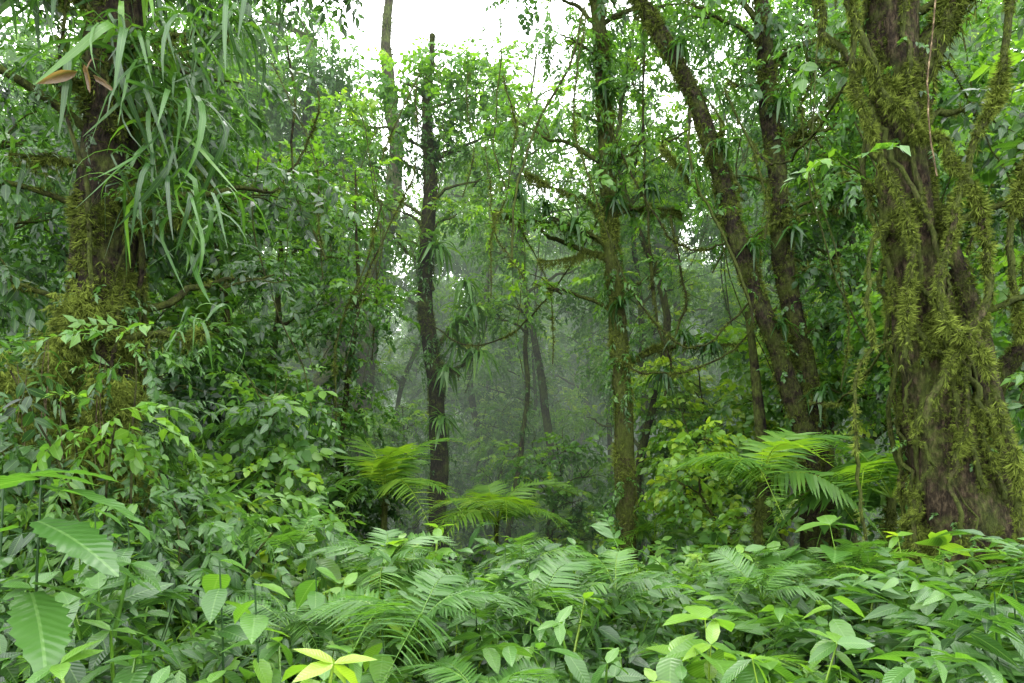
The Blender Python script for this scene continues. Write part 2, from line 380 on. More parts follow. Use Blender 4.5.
def fern(name,x,y,z,n,L,tint=.42,pit=(-.9,.1),trunk=None,near=True):
    mb=MB()
    a=(np.arange(n)/n*6.283+U(-.2,.2,n))
    if trunk is not None:
        tb=tube(mb,[(x+.1,y,trunk),(x-.03,y,(trunk+z)/2),(x,y,z)],[.06,.045,.04],moss=.5,bright=.3,rough=.15); mossify(mb,tb,400,.06,.3)
    mb.inst_any(FRB,np.tile([x,y,z],(n,1)),rotm(a,U(pit[0],pit[1],n),rng.normal(0,.25,n)),L*U(.75,1.15,n),tint+rng.normal(0,.06,n))
    return mb.build(name,near)
for (x,y,h,n,L) in [(-.45,3.1,.88,9,.68),(.15,3.9,.8,8,.7),(-.1,2.7,.70,8,.55),(2.9,3.7,.85,9,.65),(2.3,4.6,.8,8,.6),(-1.1,3.4,.75,8,.5),(1.0,3.2,.65,8,.5),(.7,4.6,.8,8,.65),(-1.5,4.8,.9,8,.65),(3.3,3.3,.75,9,.6),(1.8,5.2,.8,8,.6),(.4,2.5,.55,7,.5),(-.8,4.3,.85,8,.65),(3.9,4.3,.85,8,.65),(.1,5.6,.8,8,.6),(1.5,4.1,.8,8,.55)]:
    fern('fern',x,y,float(gz(x,y))+h,n,L,tint=.53,pit=(-.85,-.1))
for (x,y,z,n,L,tt) in [(-1.95,10.5,1.0,14,1.6,.72),(-.25,11.5,.5,14,1.7,.72),(4.0,7.2,1.2,15,1.5,.62),(2.7,7.4,1.35,14,1.4,.66),(-3.1,13,.8,10,1.6,.6),(1.4,14,-.2,11,1.6,.6),(-.6,17.5,-.3,11,1.6,.55),(2.2,10.5,.3,11,1.3,.6),(5.0,9.0,.9,10,1.3,.56)]:
    fern('tree_fern',x,y,z,n,L,tint=tt,pit=(-.95,-.05),trunk=float(gz(x,y)),near=False)

# ---------------------------------------------------------------- left epiphyte tree
mb=MB()
tl=tube(mb,[(-3.62,5.5,-.2),(-3.5,5.5,.7),(-3.36,5.5,1.7),(-3.3,5.5,3.0),(-3.22,5.5,4.5),(-3.15,5.55,6.2),(-3.0,5.6,8.5),(-2.9,5.7,11)],[.42,.29,.24,.22,.21,.19,.15,.1],seg=18,k=9,rough=.05,flute=.05,wob=.006,bright=.38,moss=.30)
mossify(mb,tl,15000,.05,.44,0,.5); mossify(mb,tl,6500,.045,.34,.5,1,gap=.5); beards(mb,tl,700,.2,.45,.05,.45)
for k in range(12):
    a=U(0,6.28); z0=U(2,5.5); pts=[]
    for j in range(7):
        t=j/6; zz=z0*(1-t)+.1*t; a2=a+1.5*math.sin(t*3+k); rr=.25+.12*t+.06*math.sin(7*t+k)
        pts.append((-3.28-.3*t*t+rr*math.cos(a2),5.5+rr*math.sin(a2),zz))
    tb=tube(mb,pts,[.012]*2+[.02]*3+[.025]*2,seg=6,k=5,wob=.015,moss=.4,bright=.4); mossify(mb,tb,700,.04,.45)
for (dx,dz,R) in [(-.28,1.75,.24),(.2,1.55,.22),(-.05,2.3,.2),(.25,1.05,.25),(-.35,1.1,.25),(.3,2.0,.18),(.45,1.4,.17),(-.5,2.1,.18),(.1,2.7,.16)]:
    n=1700; d=rng.normal(0,1,(n,3)); d/=np.linalg.norm(d,axis=1)[:,None]
    p=np.array([-3.4+dx,5.25,dz])+d*R*U(.4,1.1,n)[:,None]*np.array([1,1,1.6])*(1+.3*np.sin(d[:,:1]*7+dx*9))
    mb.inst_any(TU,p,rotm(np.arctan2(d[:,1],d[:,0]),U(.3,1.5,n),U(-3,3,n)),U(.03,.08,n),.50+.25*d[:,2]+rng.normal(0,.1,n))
for k in range(14):
    x=U(-3.6,-2.9); z=U(1.9,2.6); tube(mb,[(x,4.95,z),(x+U(-.03,.03),4.93,z-.3),(x+U(-.05,.05),4.94,z-U(.5,.8))],[.003,.0025,.002],seg=3,k=3,bright=2.2,moss=0)
for (x,y,z,n,L) in [(-2.85,5.15,4.75,46,.98),(-3.5,5.2,4.6,22,.8),(-2.55,5.15,4.3,44,.95),(-2.75,5.15,3.7,32,.8),(-2.45,5.15,3.5,28,.75),(-3.1,5.15,2.3,10,.45),(-3.75,5.2,5.3,24,.8),(-2.8,5.2,5.6,26,.9),(-2.35,5.2,2.6,14,.5),(-2.15,5.2,4.9,34,.9),(-3.9,5.3,4.0,16,.6)]:
    mb.inst_any(ST,np.array([x,y,z])+rng.normal(0,.1,(n,3)),rotm(U(0,6.28,n),U(-.5,.8,n),rng.normal(0,.35,n)),L*U(.5,1.2,n),.38+rng.normal(0,.13,n))
    branch_to(mb,(-3.25,5.5,z-.1),(x,y,z),.04,bright=.3,tufts=250)
    clump(mb,(x,y,z-.05),.25,12,SPH+SPM,.34,.4)
cl=[(-3.9,5.0,5.6,.7),(-2.5,5.6,5.9,.8),(-3.6,6.3,6.3,.9),(-1.9,6.3,6.3,.7),(-4.5,5.8,6.2,.8),(-4.6,4.6,4.9,.6),(-2.6,6.5,5.2,.6),(-4.3,5.2,3.9,.5),(-4.2,5.4,3.1,.45),(-3.8,4.9,6.6,.9),(-2.6,5.2,6.9,.8),(-4.5,5.5,2.4,.4),(-2.2,6.8,4.3,.5),(-4.0,6.6,4.6,.7),(-2.3,6.6,3.4,.4)]
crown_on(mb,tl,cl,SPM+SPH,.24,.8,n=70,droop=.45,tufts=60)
climbers(mb,tl,150,SPM+SPH,.4,.40,.08,.55)
mb.build('epiphyte_covered_tree',True)
mb=MB()
dl=leaf_tpl(.34,(0,.15,.35,.6,.85,1),(0,.7,1,.9,.5,0),.9,-1.2,.03)
mb.inst(dl,[(-3.12,4.9,4.42),(-3.02,4.92,4.40),(-3.07,4.9,4.47)],rotm([2.9,.1,1.2],[-.2,.0,.5],[.6,-.5,.2]),[.22,.18,.14],1.0)
stem(mb,[(-3.07,4.92,4.43),(-3.1,5.05,4.6),(-3.15,5.3,4.7)],.006,.005,col=1.)
mb.build('dead_curled_leaf',True)

for xr,nn,hr,hs,ti in [((-4.9,-1.8),66,(.9,2.3),(.6,1.2),.38),((2.6,5.6),22,(.4,.8),(.4,.8),.42)]:
    mb=MB()
    for k in range(nn):
        x=U(*xr); y=U(4.2,7.3); h=U(*hr) if x<-2.5 else U(*hs)
        if -4.0<x<-2.8 and y<5.6: h*=.7
        g=float(gz(x,y)); e=(x+U(-.5,.4),y+U(-.4,.2),g+h)
        tube(mb,[(x,y,g-.1),(x,y,g+h*.5),e],[.014,.010,.006],seg=4,k=4,wob=.012,bright=.5)
        T_=[SPH,SPL,SPR+SPM,SPH+SPM][k%4]
        clump(mb,e,(.42,.42,.3),13,T_,ti+U(-.12,.14),.75,.35); clump(mb,(x,y,g+h*.55),(.4,.4,.3),8,T_,ti-.08,.7,.35)
    mb.build('understory_bush',True)

# big serrated leaf plant lower left
mb=MB()
st=np.linspace(0,1,19); hw=[0]+[ (math.sin(math.pi*min(1,t*.95+.03))**.75)*(1.0+.10*(-1)**i) for i,t in enumerate(st[1:-1])]+[0]
big=leaf_tpl(.44,tuple(st),tuple(hw),.25,.2,.012)
for (x,y,z,az,pi,L) in [(-1.62,2.35,1.60,2.9,.0,.34),(-1.62,2.35,1.57,.05,.1,.36),(-1.66,2.3,1.44,3.5,.2,.36),(-1.6,2.3,1.46,-.35,.2,.38),(-1.62,2.3,1.62,1.0,-.1,.30),(-1.7,2.3,1.34,-1.6,.3,.40),(-1.6,2.35,1.36,.25,.2,.36),(-1.85,2.5,1.6,.7,-.1,.3),(-1.75,2.4,1.25,-2.4,.3,.36),(-1.62,2.3,1.22,-.8,.35,.38),(-1.62,2.3,1.25,.5,.3,.32)]:
    mb.inst(big,[(x,y,z)],rotm(az,pi,U(-.2,.2)),L,.45+U(-.06,.08))
for (x,y) in [(-1.62,2.35),(-1.86,2.5)]: stem(mb,[(x-.1,y,-.1),(x-.04,y,.8),(x,y,1.6)],.007,.004,col=.25,seg=6)
mb.build('serrated_leaf_plant',True)
for (x,y,z,t,S_) in [(-.98,2.6,1.12,.78,1),(-.72,2.45,.95,.82,1),(-1.2,2.8,1.15,.62,1),(1.75,2.7,.95,.45,1.3),(2.05,2.9,1.08,.40,1.5),(1.5,2.6,.9,.5,1.1),(-.95,3.3,1.1,.62,1),(.9,3.1,.9,.62,1),(.5,2.6,.7,.5,1),(-1.3,2.4,.95,.5,1.1),(1.6,2.2,.8,.45,1.2),(-2.2,3.6,1.2,.5,1),(-1.8,3.2,1.2,.5,1),(-1.1,2.2,.75,.66,1),(1.55,3.3,1.05,.72,1),(2.35,3.2,1.0,.42,1.4),(.1,2.3,.62,.5,1.),(-.55,2.9,.95,.7,.9),(-.2,3.6,1.0,.66,.9)]:
    mb=MB(); g=float(gz(x,y))
    stem(mb,[(x,y,g-.1),(x+.02,y,g+z*.5),(x,y,g+z)],.007,.003,col=.3,seg=5)
    for i in range(13):
        zz=g+z*(1-.05*i); mb.inst(leafB if S_<1.35 else leafL,[(x,y,zz)],rotm(i*2.4+U(-.3,.3),U(-.1,.8),U(-.4,.4)),S_*U(.13,.20),t-.02*i+rng.normal(0,.08))
    mb.build('broad_leaf_seedling',True)

# ---------------------------------------------------------------- right big vine-wrapped tree
mb=MB()
tr_=tube(mb,[(3.76,5.5,-.3),(3.68,5.5,.5),(3.58,5.5,1.1),(3.42,5.5,2.1),(3.25,5.5,3.2),(3.13,5.5,4.3),(3.05,5.5,5.2),(2.95,5.5,6.4),(2.8,5.6,8.5)],[.50,.37,.31,.25,.21,.185,.175,.16,.13],seg=32,k=10,rough=.04,flute=.09,wob=.006,bright=.75,moss=.34)
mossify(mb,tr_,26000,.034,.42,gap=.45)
t2=tube(mb,[(4.02,5.4,-.2),(3.95,5.35,1.0),(3.76,5.35,2.0),(3.58,5.38,2.9),(3.38,5.4,3.5)],[.20,.14,.10,.08,.05],seg=14,k=8,flute=.07,bright=.7,moss=.34); mossify(mb,t2,4200,.036,.42,gap=.6)
t3=tube(mb,[(3.08,5.5,4.4),(3.38,5.45,5.0),(3.75,5.4,5.7),(4.0,5.4,6.8)],[.13,.11,.10,.09],seg=12,k=6,bright=.6,moss=.38); mossify(mb,t3,3600,.045,.42,gap=.8); beards(mb,t3,200,.2,.42)
for k in range(19):
    a=U(0,6.28); tw=U(-3.4,3.4); z1=U(2.6,6.2); z2=U(.1,1.5); pts=[]
    for j in range(12):
        t=j/11; z=z1*(1-t)+z2*t; cx=np.interp(z,[0,1.1,2.1,3.2,4.3,6.4],[3.72,3.58,3.42,3.25,3.13,2.95]); rr=np.interp(z,[0,1.1,2.1,3.2,6],[.43,.33,.27,.23,.19])+.01+.06*max(0,math.sin(5*t+k*1.3))
        aa=a+tw*t+.4*math.sin(9*t+k*2); pts.append((cx+rr*math.cos(aa),5.5+rr*math.sin(aa),z))
    R=U(.006,.024)
    tb=tube(mb,pts,[R]*12,seg=7,k=5,wob=.02,rough=.12,moss=.48,bright=.9); mossify(mb,tb,1200,.030,.56,gap=.5)
for pts,R,n in [([(2.55,5.2,5.4),(2.62,5.2,4.4),(2.85,5.2,3.9),(3.05,5.2,3.2),(2.95,5.2,2.4)],.022,1700),
                ([(2.6,5.0,5.6),(2.5,5.0,5.0),(2.75,5.1,4.4),(3.1,5.2,4.1),(3.4,5.15,3.8),(3.6,5.2,3.0),(3.3,5.1,2.4),(3.1,5.1,1.9)],.028,3200),
                ([(3.9,5.3,5.6),(3.75,5.2,4.6),(3.6,5.2,4.2),(3.35,5.15,3.5),(3.2,5.1,2.8),(3.45,5.0,2.3),(3.7,5.0,1.4),(3.75,5.0,.4)],.026,2700),
                ([(4.4,5.5,5.6),(4.1,5.4,4.4),(3.95,5.4,3.4),(4.05,5.4,2.6)],.024,1500),
                ([(2.8,5.3,2.5),(2.72,5.25,2.9),(2.85,5.3,3.4),(3.1,5.3,3.7)],.016,350),
                ([(2.75,5.3,1.0),(2.66,5.3,1.8),(2.8,5.3,2.4),(3.1,5.3,2.7)],.014,250),
                ([(2.3,5.3,5.6),(2.45,5.3,4.9),(2.75,5.3,4.7),(3.0,5.3,4.5)],.028,1800)]:
    tb=tube(mb,pts,[R]*len(pts),seg=7,k=7,wob=.02,moss=.46,bright=.9); mossify(mb,tb,n,.042,.58,gap=.8); beards(mb,tb,n//14,.12,.5)
tube(mb,[(3.08,5.0,5.9),(3.1,5.0,5.0),(3.04,5.0,4.4),(3.12,5.0,3.7)],[.006]*4,seg=5,k=6,wob=.01,bright=4,moss=-.5)
cl=[(2.5,5.4,5.9,.5),(2.2,6,6.3,.6),(4.3,5.2,5.7,.6),(4.3,5.9,4.7,.55),(3.7,6.2,6.0,.7),(4.5,5.4,3.9,.5),(2.6,5.8,5.0,.35),(4.5,5.5,3.1,.45),(2.6,5.4,3.9,.25),(4.3,5.3,2.2,.4)]
crown_on(mb,tr_,cl,SPR+SPM+SPH,.46,.8,n=55,droop=.35,tufts=80)
climbers(mb,tr_,90,SPR+SPM,.35,.46,.1,.8)
mb.build('vine_wrapped_tree',True)
mb=MB()
tb=tube(mb,[(4.55,6,-.1),(4.45,6,1.2),(4.2,6,2.1),(4.55,6,2.7),(4.75,6,3.3),(4.5,6,3.9),(4.6,6,4.6),(5,6,5.5)],[.12,.08,.075,.08,.085,.07,.05,.04],seg=10,k=7,wob=.01,bright=.4,moss=.4); mossify(mb,tb,2600,.045,.4)
crown_on(mb,tb,[(4.9,6,4.4,.6),(5.3,6.3,5.2,.8),(4.9,6.4,2.4,.6),(5.2,6.2,3.4,.6)],SPR,.56,1.2,n=50)
mb.build('twisted_sapling_tree',True)

# ---------------------------------------------------------------- central tree
mb=MB()
tc_=tube(mb,[(1.78,10.2,-1.2),(1.73,10.2,.1),(1.66,10.2,2.4),(1.50,10.2,4.7),(1.40,10.2,6.5),(1.29,10.2,8.5),(1.15,10.3,11),(1.1,10.3,14)],[.21,.16,.14,.125,.115,.10,.09,.06],seg=14,k=9,rough=.05,wob=.01,bright=.8,moss=.46)
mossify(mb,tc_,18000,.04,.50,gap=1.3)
for a,b,r in [((1.5,10.2,4.75),(-.35,10.0,5.15),.045),((1.5,10.2,4.6),(.4,9.8,4.4),.025),((1.45,10.2,5.3),(2.6,10.4,5.3),.03),((1.65,10.2,3.0),(3.4,10.3,3.3),.025),((1.5,10.2,5.0),(.2,10.3,5.9),.03)]:
    branch_to(mb,a,b,r,tufts=900)
cl=[(.2,10.1,5.3,.4),(-.3,10,5.2,.4),(.8,10,5.0,.4),(2.2,10.2,5.4,.45),(1.0,10,5.6,.5),(1.9,10,6.1,.55),(.9,10.1,6.7,.6),(1.9,10.2,7.2,.6),(.7,10,7.8,.7),(1.9,10.2,8.2,.7),(1.2,9.8,8.9,.8),(.2,10.2,8.6,.6),(2.8,10.4,8.6,.7),(1.4,10,4.2,.35),(.3,10.2,4.2,.4),(2.3,10,4.4,.4),(2.9,10.3,3.4,.35),(.1,10,9.6,1.0),(2.2,10,10,1),(.1,10.2,6.6,.5),(2.7,10.4,6.6,.4)]
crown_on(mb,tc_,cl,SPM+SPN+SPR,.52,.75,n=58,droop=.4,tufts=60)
climbers(mb,tc_,360,SPM+SPN,.55,.46,.1,.8)
for pts in [[(2.0,9.9,4.6),(2.1,9.9,3.6),(2.3,9.9,2.9),(2.2,9.9,2.5)],[(1.9,9.9,8),(1.9,9.9,6),(2.0,9.9,4.8),(2.05,9.9,3.8)],[(2.3,9.9,5.1),(2.5,9.9,4.0),(2.35,9.9,3.2)]]:
    tb=tube(mb,pts,[.018]*len(pts),seg=5,k=6,wob=.02,bright=.4); mossify(mb,tb,160,.05,.3)
for c in [(2.2,9.9,2.75),(3.0,10.2,3.2),(.9,10,4.95),(1.5,9.95,5.3),(1.6,9.95,3.8),(.1,9.9,5.35),(1.3,9.95,6.9),(2.0,9.95,5.5),(.5,9.9,5.2),(2.5,10,3.3)]: bromeliad(mb,c,.5,28,.28)
mb.build('mossy_straight_tree')

# ---------------------------------------------------------------- leaning twin tree
mb=MB()
a1=tube(mb,[(4.05,9,-.9),(3.98,9,.9),(3.92,9,1.6),(3.50,9,3.0),(3.02,9,4.3),(2.60,9,5.8),(2.10,9,6.9),(1.65,9,7.7),(1.1,9,9),(.6,9,11)],[.24,.18,.145,.125,.12,.11,.10,.09,.08,.06],seg=12,k=7,rough=.06,wob=.012,bright=.38,moss=.34)
a2=tube(mb,[(4.2,9.1,-.9),(4.14,9.1,.9),(4.05,9.1,1.8),(3.85,9.1,3.0),(3.62,9.1,4.3),(3.48,9.1,5.9),(3.33,9.1,7.6),(3.3,9.1,10)],[.23,.18,.155,.14,.13,.12,.10,.08],seg=12,k=7,rough=.06,wob=.012,bright=.38,moss=.34)
a3=tube(mb,[(3.6,9.3,-.8),(3.45,9.3,1.2),(3.35,9.3,2.4),(3.25,9.4,3.6)],[.09,.08,.07,.05],seg=8,k=5,bright=.3)
for t in (a1,a2): mossify(mb,t,9000,.045,.36,gap=.7); beards(mb,t,350,.16,.34,.2,.9); climbers(mb,t,80,SPM+SPR,.4,.42,.15,.9,patch=U(0,6))
for a,b,r in [((2.9,9,4.6),(1.9,8.7,5.6),.03),((3.0,9,4.3),(4.6,8.8,5.0),.03),((3.5,9,5.6),(4.7,9,6.6),.04),((3.1,9,5),(2.4,8.9,6.4),.03)]: branch_to(mb,a,b,r,tufts=450)
for c in [(3.45,8.85,3.3),(3.7,8.9,4.5),(2.7,8.85,5.6),(3.5,8.9,6.2),(2.2,8.85,6.9),(4.3,8.8,5.0),(4.0,8.85,2.4),(2.3,8.8,5.3),(3.1,8.85,4.3)]: bromeliad(mb,c,.48,26,.34)
cl=[(2.2,9,7.6,.6),(1.2,9,8.4,.7),(3.3,9,7.4,.7),(4.2,9,7.2,.8),(4.9,9.2,6.2,.8),(4.4,9,5.2,.6),(2.8,9,6.6,.45),(3.0,9.2,5.4,.35),(4.1,9,4.2,.45),(4.5,9.2,3.4,.6),(3.0,9.1,8.2,.8),(2.0,9,9.3,1.),(5.0,9.3,7.5,1),(3.6,9.2,6.6,.5),(4.0,9.3,5.9,.6)]
crown_on(mb,a2,cl,SPM+SPN+SPR,.40,.8,n=62,droop=.35,tufts=50)
mb.build('leaning_twin_trunk_tree')

# ---------------------------------------------------------------- mid-left dark tree
mb=MB()
te=tube(mb,[(-1.42,13.7,-1.7),(-1.46,13.7,.2),(-1.52,13.7,2.7),(-1.74,13.7,4.7),(-1.64,13.7,7.2),(-1.7,13.7,8.6),(-1.6,13.7,10)],[.24,.19,.16,.15,.13,.09,.04],seg=12,k=8,rough=.06,wob=.02,bright=.3,moss=.32)
mossify(mb,te,7000,.05,.28); climbers(mb,te,180,SPM+SPN,.6,.40,.1,.8)
for a,b in [((-1.6,13.7,3.6),(-.7,13.5,4.6)),((-1.6,13.7,3.4),(-1.0,13.4,3.2)),((-1.6,13.7,4.9),(-2.4,13.6,6.0)),((-1.6,13.7,2.6),(-.6,13.6,3.9))]:
    branch_to(mb,a,b,.06,tufts=200,bright=.3)
for (x,z) in [(-.8,4.4),(-1.0,3.7),(-1.3,3.2),(-.7,3.5),(-1.4,2.2),(-1.1,4.1),(-1.5,5.6),(-.9,4.9)]: bromeliad(mb,(x,13.5,z),.8,30,.55)
cl=[(-2.6,13.6,7.6,.8),(-1.7,13.4,8.2,.9),(-.8,13.7,7.8,.9),(-3.3,13.5,8.3,.8),(-2.2,13.5,9.0,.9),(-.6,13.8,8.9,.9),(-1.3,13.6,9.4,.8),(-3.1,13.8,6.9,.6),(-.3,13.5,7.1,.5),(-2.4,13.4,5.9,.6),(0.1,13.7,8.3,.7),(-1.0,13.5,6.4,.6),(-2.7,13.5,6.6,.5)]
crown_on(mb,te,cl,SPM+SPR,.60,.9,n=74,droop=.15)
mb.build('slender_dark_trunk_tree')

mb=MB()
tf=tube(mb,[(-4.0,17,-2.2),(-3.9,17,.5),(-3.7,17,3.0),(-3.4,17,6.0),(-2.9,17,8.2),(-3.1,17,11),(-3,17,14)],[.34,.27,.24,.22,.2,.15,.08],seg=12,k=8,rough=.06,wob=.03,bright=.6,moss=.36); mossify(mb,tf,3000,.07,.35)
t5=tube(mb,[(-5.6,16.8,-2.2),(-5.3,16.8,.8),(-5.0,16.8,2.4),(-4.5,16.8,3.6),(-4.3,16.8,4.6),(-4.6,16.8,6.6),(-4.9,16.8,9),(-5,17,12)],[.34,.3,.28,.27,.24,.2,.17,.1],seg=12,k=8,rough=.08,wob=.04,bright=.4,moss=.38); mossify(mb,t5,3000,.08,.35)
branch_to(mb,(-4.5,16.8,3.7),(-3.7,17,4.2),.2,tufts=200)
cl=[(U(-8.5,-3.6),U(16,19),U(8.2,13),U(.9,1.3)) for _ in range(20)]+[(-3.2,16.6,6.9,.7),(-4.4,16.5,6.6,.8),(-2.3,16.8,7.6,.7)]
crown_on(mb,t5,cl,SPM+SPN,.48,1.1,n=56,tufts=20)
climbers(mb,tf,150,SPM,.7,.42,.1,.6)
mb.build('gnarled_forked_tree')

# ---------------------------------------------------------------- understory trees
def small_tree(name,x,y,h,lean,r,R,nc,tpls,tint,z0=.35,n=50,size=.9,bright=.4):
    mb=MB(); g=float(gz(x,y)); b=lambda:U(-.05,.05)*h
    t=tube(mb,[(x,y,g-.2),(x+lean*.2+b()*.4,y,g+h*.2),(x+lean*.3+b(),y,g+h*.45),(x+lean*.6+b(),y,g+h*.7),(x+lean,y,g+h)],[r,r*.9,r*.75,r*.55,r*.2],seg=8,k=7,wob=.02,bright=bright,moss=.38)
    mossify(mb,t,int(80*h),.05,.35)
    cl=[]
    for i in range(nc):
        f=z0+(1-z0)*(i+U(0,1))/nc; a=U(0,6.28); q=R*U(.3,1)*(1.15-.5*f)
        cl.append((x+lean*f+q*math.cos(a),y+q*math.sin(a),g+h*f,U(.45,.8)*min(1.3,h/5+.3),U(-.09,.09)))
    crown_on(mb,t,cl,tpls,tint,size,n=n,tufts=12)
    climbers(mb,t,int(9*h),SPM+SPH,.4,.42,.05,.7,patch=U(0,6))
    return mb.build(name)
ut='understory_tree'
S=[(ut,-5.0,8.5,7.5,.4,.09,1.7,20,SPM,.32),(ut,-4.1,9.8,6.5,-.3,.07,1.2,16,SPR,.40),
   (ut,-6.5,10.5,9,.6,.1,2.2,22,SPM,.32),(ut,-4.4,12,8.2,.3,.09,1.5,17,SPM,.50),
   (ut,-7.2,13.5,10,.5,.12,2.4,24,SPN,.42),(ut,-2.9,8.5,2.9,.2,.04,.9,8,SPM,.44),
   (ut,5.6,9.5,7.5,-.3,.08,1.7,22,SPM,.46),(ut,6.5,12.5,9.5,-.5,.1,2.3,24,SPM,.5),
   (ut,4.6,11.5,4.8,-.2,.06,1.4,15,SPR,.62),(ut,3.2,12.5,4.4,.2,.05,1.3,15,SPR,.72),
   (ut,2.6,9.3,2.6,.1,.03,.8,9,SPR,.74),(ut,5.2,7.6,3.8,-.2,.04,1.0,12,SPR,.56),
   (ut,2.9,14.5,9.5,-.6,.1,1.8,18,SPM,.56,.4,38),(ut,.2,19,7,.3,.09,2,14,SPM,.52),
   (ut,-.9,23,12,.2,.1,2.2,16,SPN,.52,.5,36),(ut,1.8,22,12,.2,.1,2.4,18,SPM,.54,.5,36),
   (ut,-2.6,15.5,4.2,.1,.05,1.3,12,SPM,.56,.15),(ut,7.6,8.8,8,-.6,.1,1.8,20,SPM,.40),
   (ut,-6.8,7.4,8,.4,.1,1.6,20,SPN,.30),(ut,4.8,17,12,-.4,.13,2.4,24,SPM,.5),
   (ut,-5.6,20,13,.4,.15,2.8,24,SPM,.48),(ut,8.8,18,13,-.4,.15,3,26,SPM,.48),
   (ut,.9,16.5,13,-.3,.11,2.6,20,SPM,.56,.62,34),(ut,3.6,18.5,14,-.5,.12,2.6,22,SPM,.54,.5,36),(ut,-1.2,19.5,14.5,.8,.12,2.6,16,SPM,.56,.72,34),
   (ut,6.4,15.5,13,-.3,.12,2.5,24,SPM,.48,.4),(ut,5.4,11.8,11.5,-.3,.10,2.0,20,SPM,.46,.55),(ut,2.3,12.8,12,.2,.09,2.0,16,SPM+SPN,.54,.65,38),
   (ut,-.2,16,3.6,.1,.05,1.3,12,SPM,.56,.1),(ut,.8,13.5,3.0,.1,.04,1.1,11,SPR,.55,.1),(ut,-.9,18.5,4.6,.2,.05,1.6,14,SPM,.55,.1),(ut,1.6,18.5,4.6,.1,.05,1.6,14,SPN,.55,.1),
   (ut,.3,24,7,.1,.08,2.2,18,SPF,.55,.1),(ut,-2.2,22,6.5,.1,.08,2.2,18,SPF,.55,.1),(ut,2.6,25,8,.1,.08,2.4,18,SPF,.55,.1),(ut,-3.9,14.5,3.6,.1,.05,1.3,12,SPR,.5,.1),
   (ut,-2.5,6.9,2.4,.1,.03,.8,9,SPR,.46,.2),(ut,-3.0,11,3.6,.1,.05,1.1,12,SPM,.42,.15),
   (ut,-.25,14.5,9,.4,.07,1.0,7,SPM,.55,.6,34),(ut,-2.6,18,10,-.3,.09,1.2,8,SPM,.55,.5,34),(ut,.6,20,10,.5,.08,1.2,7,SPM,.55,.6,34),(ut,-.6,26,13,.3,.12,1.6,10,SPF,.5,.6,30),
   (ut,1.1,28,14,-.6,.12,1.6,10,SPF,.5,.6,30),(ut,2.5,17,10,.5,.08,1.2,8,SPM,.55,.5,34),(ut,-3.4,24,12,.6,.12,1.6,10,SPF,.5,.6,30),(ut,-2.9,10.8,7,.4,.06,.8,7,SPM,.46,.5,40)]
for s in S: small_tree(*s)

# ---------------------------------------------------------------- lianas
mb=MB()
for k in range(80):
    y=U(5.5,15); x=U(-.55,.7)*y; z1=1.7+U(.35,.7)*y; L=U(.15,.48)*y; dx=U(-.35,.35)*L
    pts=[(x+dx*t+.06*L*math.sin(5*t+k),y,z1-L*t) for t in (0,.25,.5,.75,1)]
    r=U(.004,.013); tb=tube(mb,pts,[r]*5,seg=5,k=4,wob=.015,bright=.4,moss=.45)
    if k%2: mossify(mb,tb,int(180*L),.035,.4)
    if k%4==0: climbers(mb,tb,14,SPM,.4,.45)
for (p,q,s) in [((1.5,10,3.0),(3.5,9,3.6),.5),((-1.6,13.6,4.2),(1.5,10.2,5.6),1.2),((3.1,9,5.8),(3.1,5.6,5.6),.8),((-3.2,5.6,4.9),(-4.5,16.6,7.5),1.),((3.9,9,2.4),(3.3,5.5,3.2),.5),((1.4,10,6.6),(3.0,9,4.6),.9),((3.6,9,6.6),(5.4,8.8,5.0),.8),((1.5,10,4.7),(3.2,9,3.8),1.1)]:
    p=np.array(p);q=np.array(q); tb=tube(mb,[p*(1-t)+q*t-np.array([0,0,4*s*t*(1-t)]) for t in (0,.25,.5,.75,1)],[.014]*5,seg=5,k=6,wob=.02,bright=.4); mossify(mb,tb,500,.04,.4)
mb.build('hanging_lianas')

# ---------------------------------------------------------------- distant forest
def far_tree(h,r,R,nc,tint,z0,ns=80):
    mb=MB(); lean=U(-1,1)
    t=tube(mb,[(0,0,-1),(lean*.2+U(-.4,.4),0,h*.2),(lean*.3+U(-.5,.5),0,h*.4),(lean*.6+U(-.5,.5),0,h*.65),(lean,0,h)],[r*1.2,r,r*.85,r*.6,r*.2],seg=9,k=7,wob=.05,rough=.08,bright=.6,moss=.4)
    cl=[]
    for i in range(nc):
        f=z0+(1-z0)*(i+U(0,1))/nc; a=U(0,6.28); q=R*U(.25,1)*(math.sin(math.pi*min(1,max(.15,(f-z0)/(1-z0)*.85+.15)))**.5)
        cl.append((lean*f+q*math.cos(a),q*math.sin(a),h*f,U(.8,1.6),U(-.10,.10)))
    crown_on(mb,t,cl,SPF,tint,1.0,n=ns//3,br=.06)
    return mb.mesh('distant_tree')
FT=[far_tree(U(15,22),U(.14,.26),U(2.4,3.8),int(U(40,56)),U(.46,.6),z0) for z0 in (.1,.35,.2,.12,.3,.08)]
par=bpy.data.objects.new('distant_forest',None); bpy.context.scene.collection.objects.link(par)
cnt=0
for row,(y0,st_) in enumerate([(24,4.6),(29,4.8),(35,5.2),(42,5.6),(50,6.5),(59,7)]):
    x=-y0*.85-4
    while x<y0*.85+4:
        xx=x+U(-1.5,1.5); yy=y0+U(-2,2); x+=st_
        q=xx/yy
        if row<1 and -.27<q<.17 : continue
        sc=U(.85,1.2)
        if -.30<q<-.05: sc*=.74
        elif q<.35 and q>-.4: sc*=.88
        o=bpy.data.objects.new('tree_part',FT[cnt%6]); cnt+=1
        o.location=(xx,yy,float(gz(xx,yy))); o.rotation_euler=(0,0,U(0,6.28)); o.scale=(sc*.85,sc*.85,sc); o.parent=par
        bpy.context.scene.collection.objects.link(o)
mb=MB()
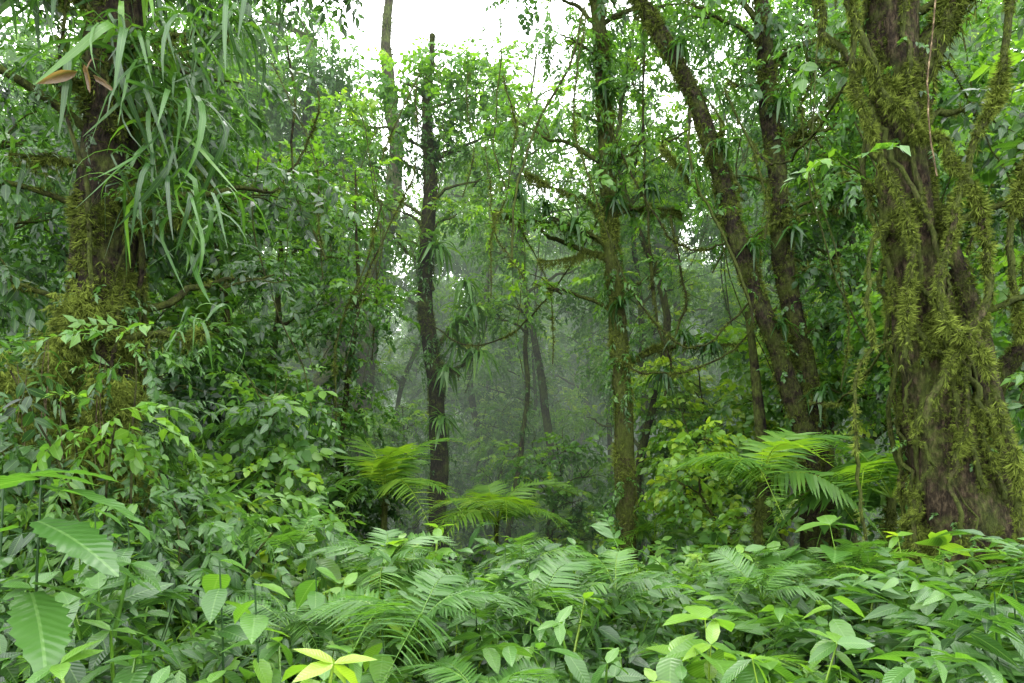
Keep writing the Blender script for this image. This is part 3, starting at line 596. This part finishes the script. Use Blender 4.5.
for _ in range(150):
    y=U(15,45); x=U(-.8,.8)*y; h=U(.5,3.2); c=(x,y,float(gz(x,y))+h)
    tube(mb,[(x,y,c[2]-h-.2),(x+U(-.2,.2),y,c[2]-h*.4),c],[.04,.03,.01],seg=4,k=3)
    clump(mb,c,(1.3,1.3,.9),30,SPF,.54+U(-.1,.1),.8); clump(mb,(x,y,c[2]-h*.6),(1.1,1.1,.7),14,SPF,.45,.8)
mb.build('understory_foliage')

# ---------------------------------------------------------------- mist
def glowing_mist():
    m,nt,N,L=newmat('forest_mist_glow')
    a=N.new('ShaderNodeVolumeAbsorption'); a.inputs['Color'].default_value=(0,0,0,1); a.inputs['Density'].default_value=.0125
    e=N.new('ShaderNodeEmission'); e.inputs['Color'].default_value=(.82,1,.82,1); e.inputs['Strength'].default_value=.0110  # haze glow is added emission, standing in for skylight scattered in the air
    ad=N.new('ShaderNodeAddShader'); L.new(a.outputs[0],ad.inputs[0]); L.new(e.outputs[0],ad.inputs[1])
    o=N.new('ShaderNodeOutputMaterial'); L.new(ad.outputs[0],o.inputs['Volume'])
    x0,x1,y0,y1,z0,z1=-80,80,12,85,-6,20
    P=[(x,y,z) for z in (z0,z1) for y in (y0,y1) for x in (x0,x1)]
    Fq=[(0,2,3,1),(4,5,7,6),(0,1,5,4),(2,6,7,3),(0,4,6,2),(1,3,7,5)]
    me=bpy.data.meshes.new('glowing_mist'); me.from_pydata(P,[],Fq); me.materials.append(m)
    ob=bpy.data.objects.new('glowing_mist',me); bpy.context.scene.collection.objects.link(ob)
glowing_mist()

# ---------------------------------------------------------------- light, sky, camera
sc=bpy.context.scene
w=bpy.data.worlds.new('World'); sc.world=w; w.use_nodes=True
nt=w.node_tree; bg=nt.nodes['Background']
sky=nt.nodes.new('ShaderNodeTexSky'); sky.sky_type='NISHITA'; sky.sun_disc=False
sky.sun_elevation=math.radians(58); sky.sun_rotation=math.radians(-20); sky.dust_density=4
mix=nt.nodes.new('ShaderNodeMix'); mix.data_type='RGBA'; mix.inputs[0].default_value=.9
nt.links.new(sky.outputs[0],mix.inputs[6]); mix.inputs[7].default_value=(54,55.5,55,1)
nt.links.new(mix.outputs[2],bg.inputs[0]); bg.inputs[1].default_value=.15
sd=bpy.data.lights.new('sun','SUN'); sd.energy=1.5; sd.angle=math.radians(20); sd.color=(1,.97,.9)
so=bpy.data.objects.new('sun',sd); sc.collection.objects.link(so)
el,az=math.radians(58),math.radians(-20)
dirv=Vector((math.sin(az)*math.cos(el),math.cos(az)*math.cos(el),math.sin(el)))
so.rotation_euler=dirv.to_track_quat('Z','Y').to_euler()
cd=bpy.data.cameras.new('camera'); cd.lens=24; cd.sensor_width=36; cd.shift_y=.106; cd.clip_end=600; cd.clip_start=.05
co=bpy.data.objects.new('camera',cd); co.location=(0,0,1.7); co.rotation_euler=(math.radians(90),0,0); sc.collection.objects.link(co); sc.camera=co
sc.view_settings.view_transform='Standard'; sc.view_settings.look='None'; sc.view_settings.exposure=0
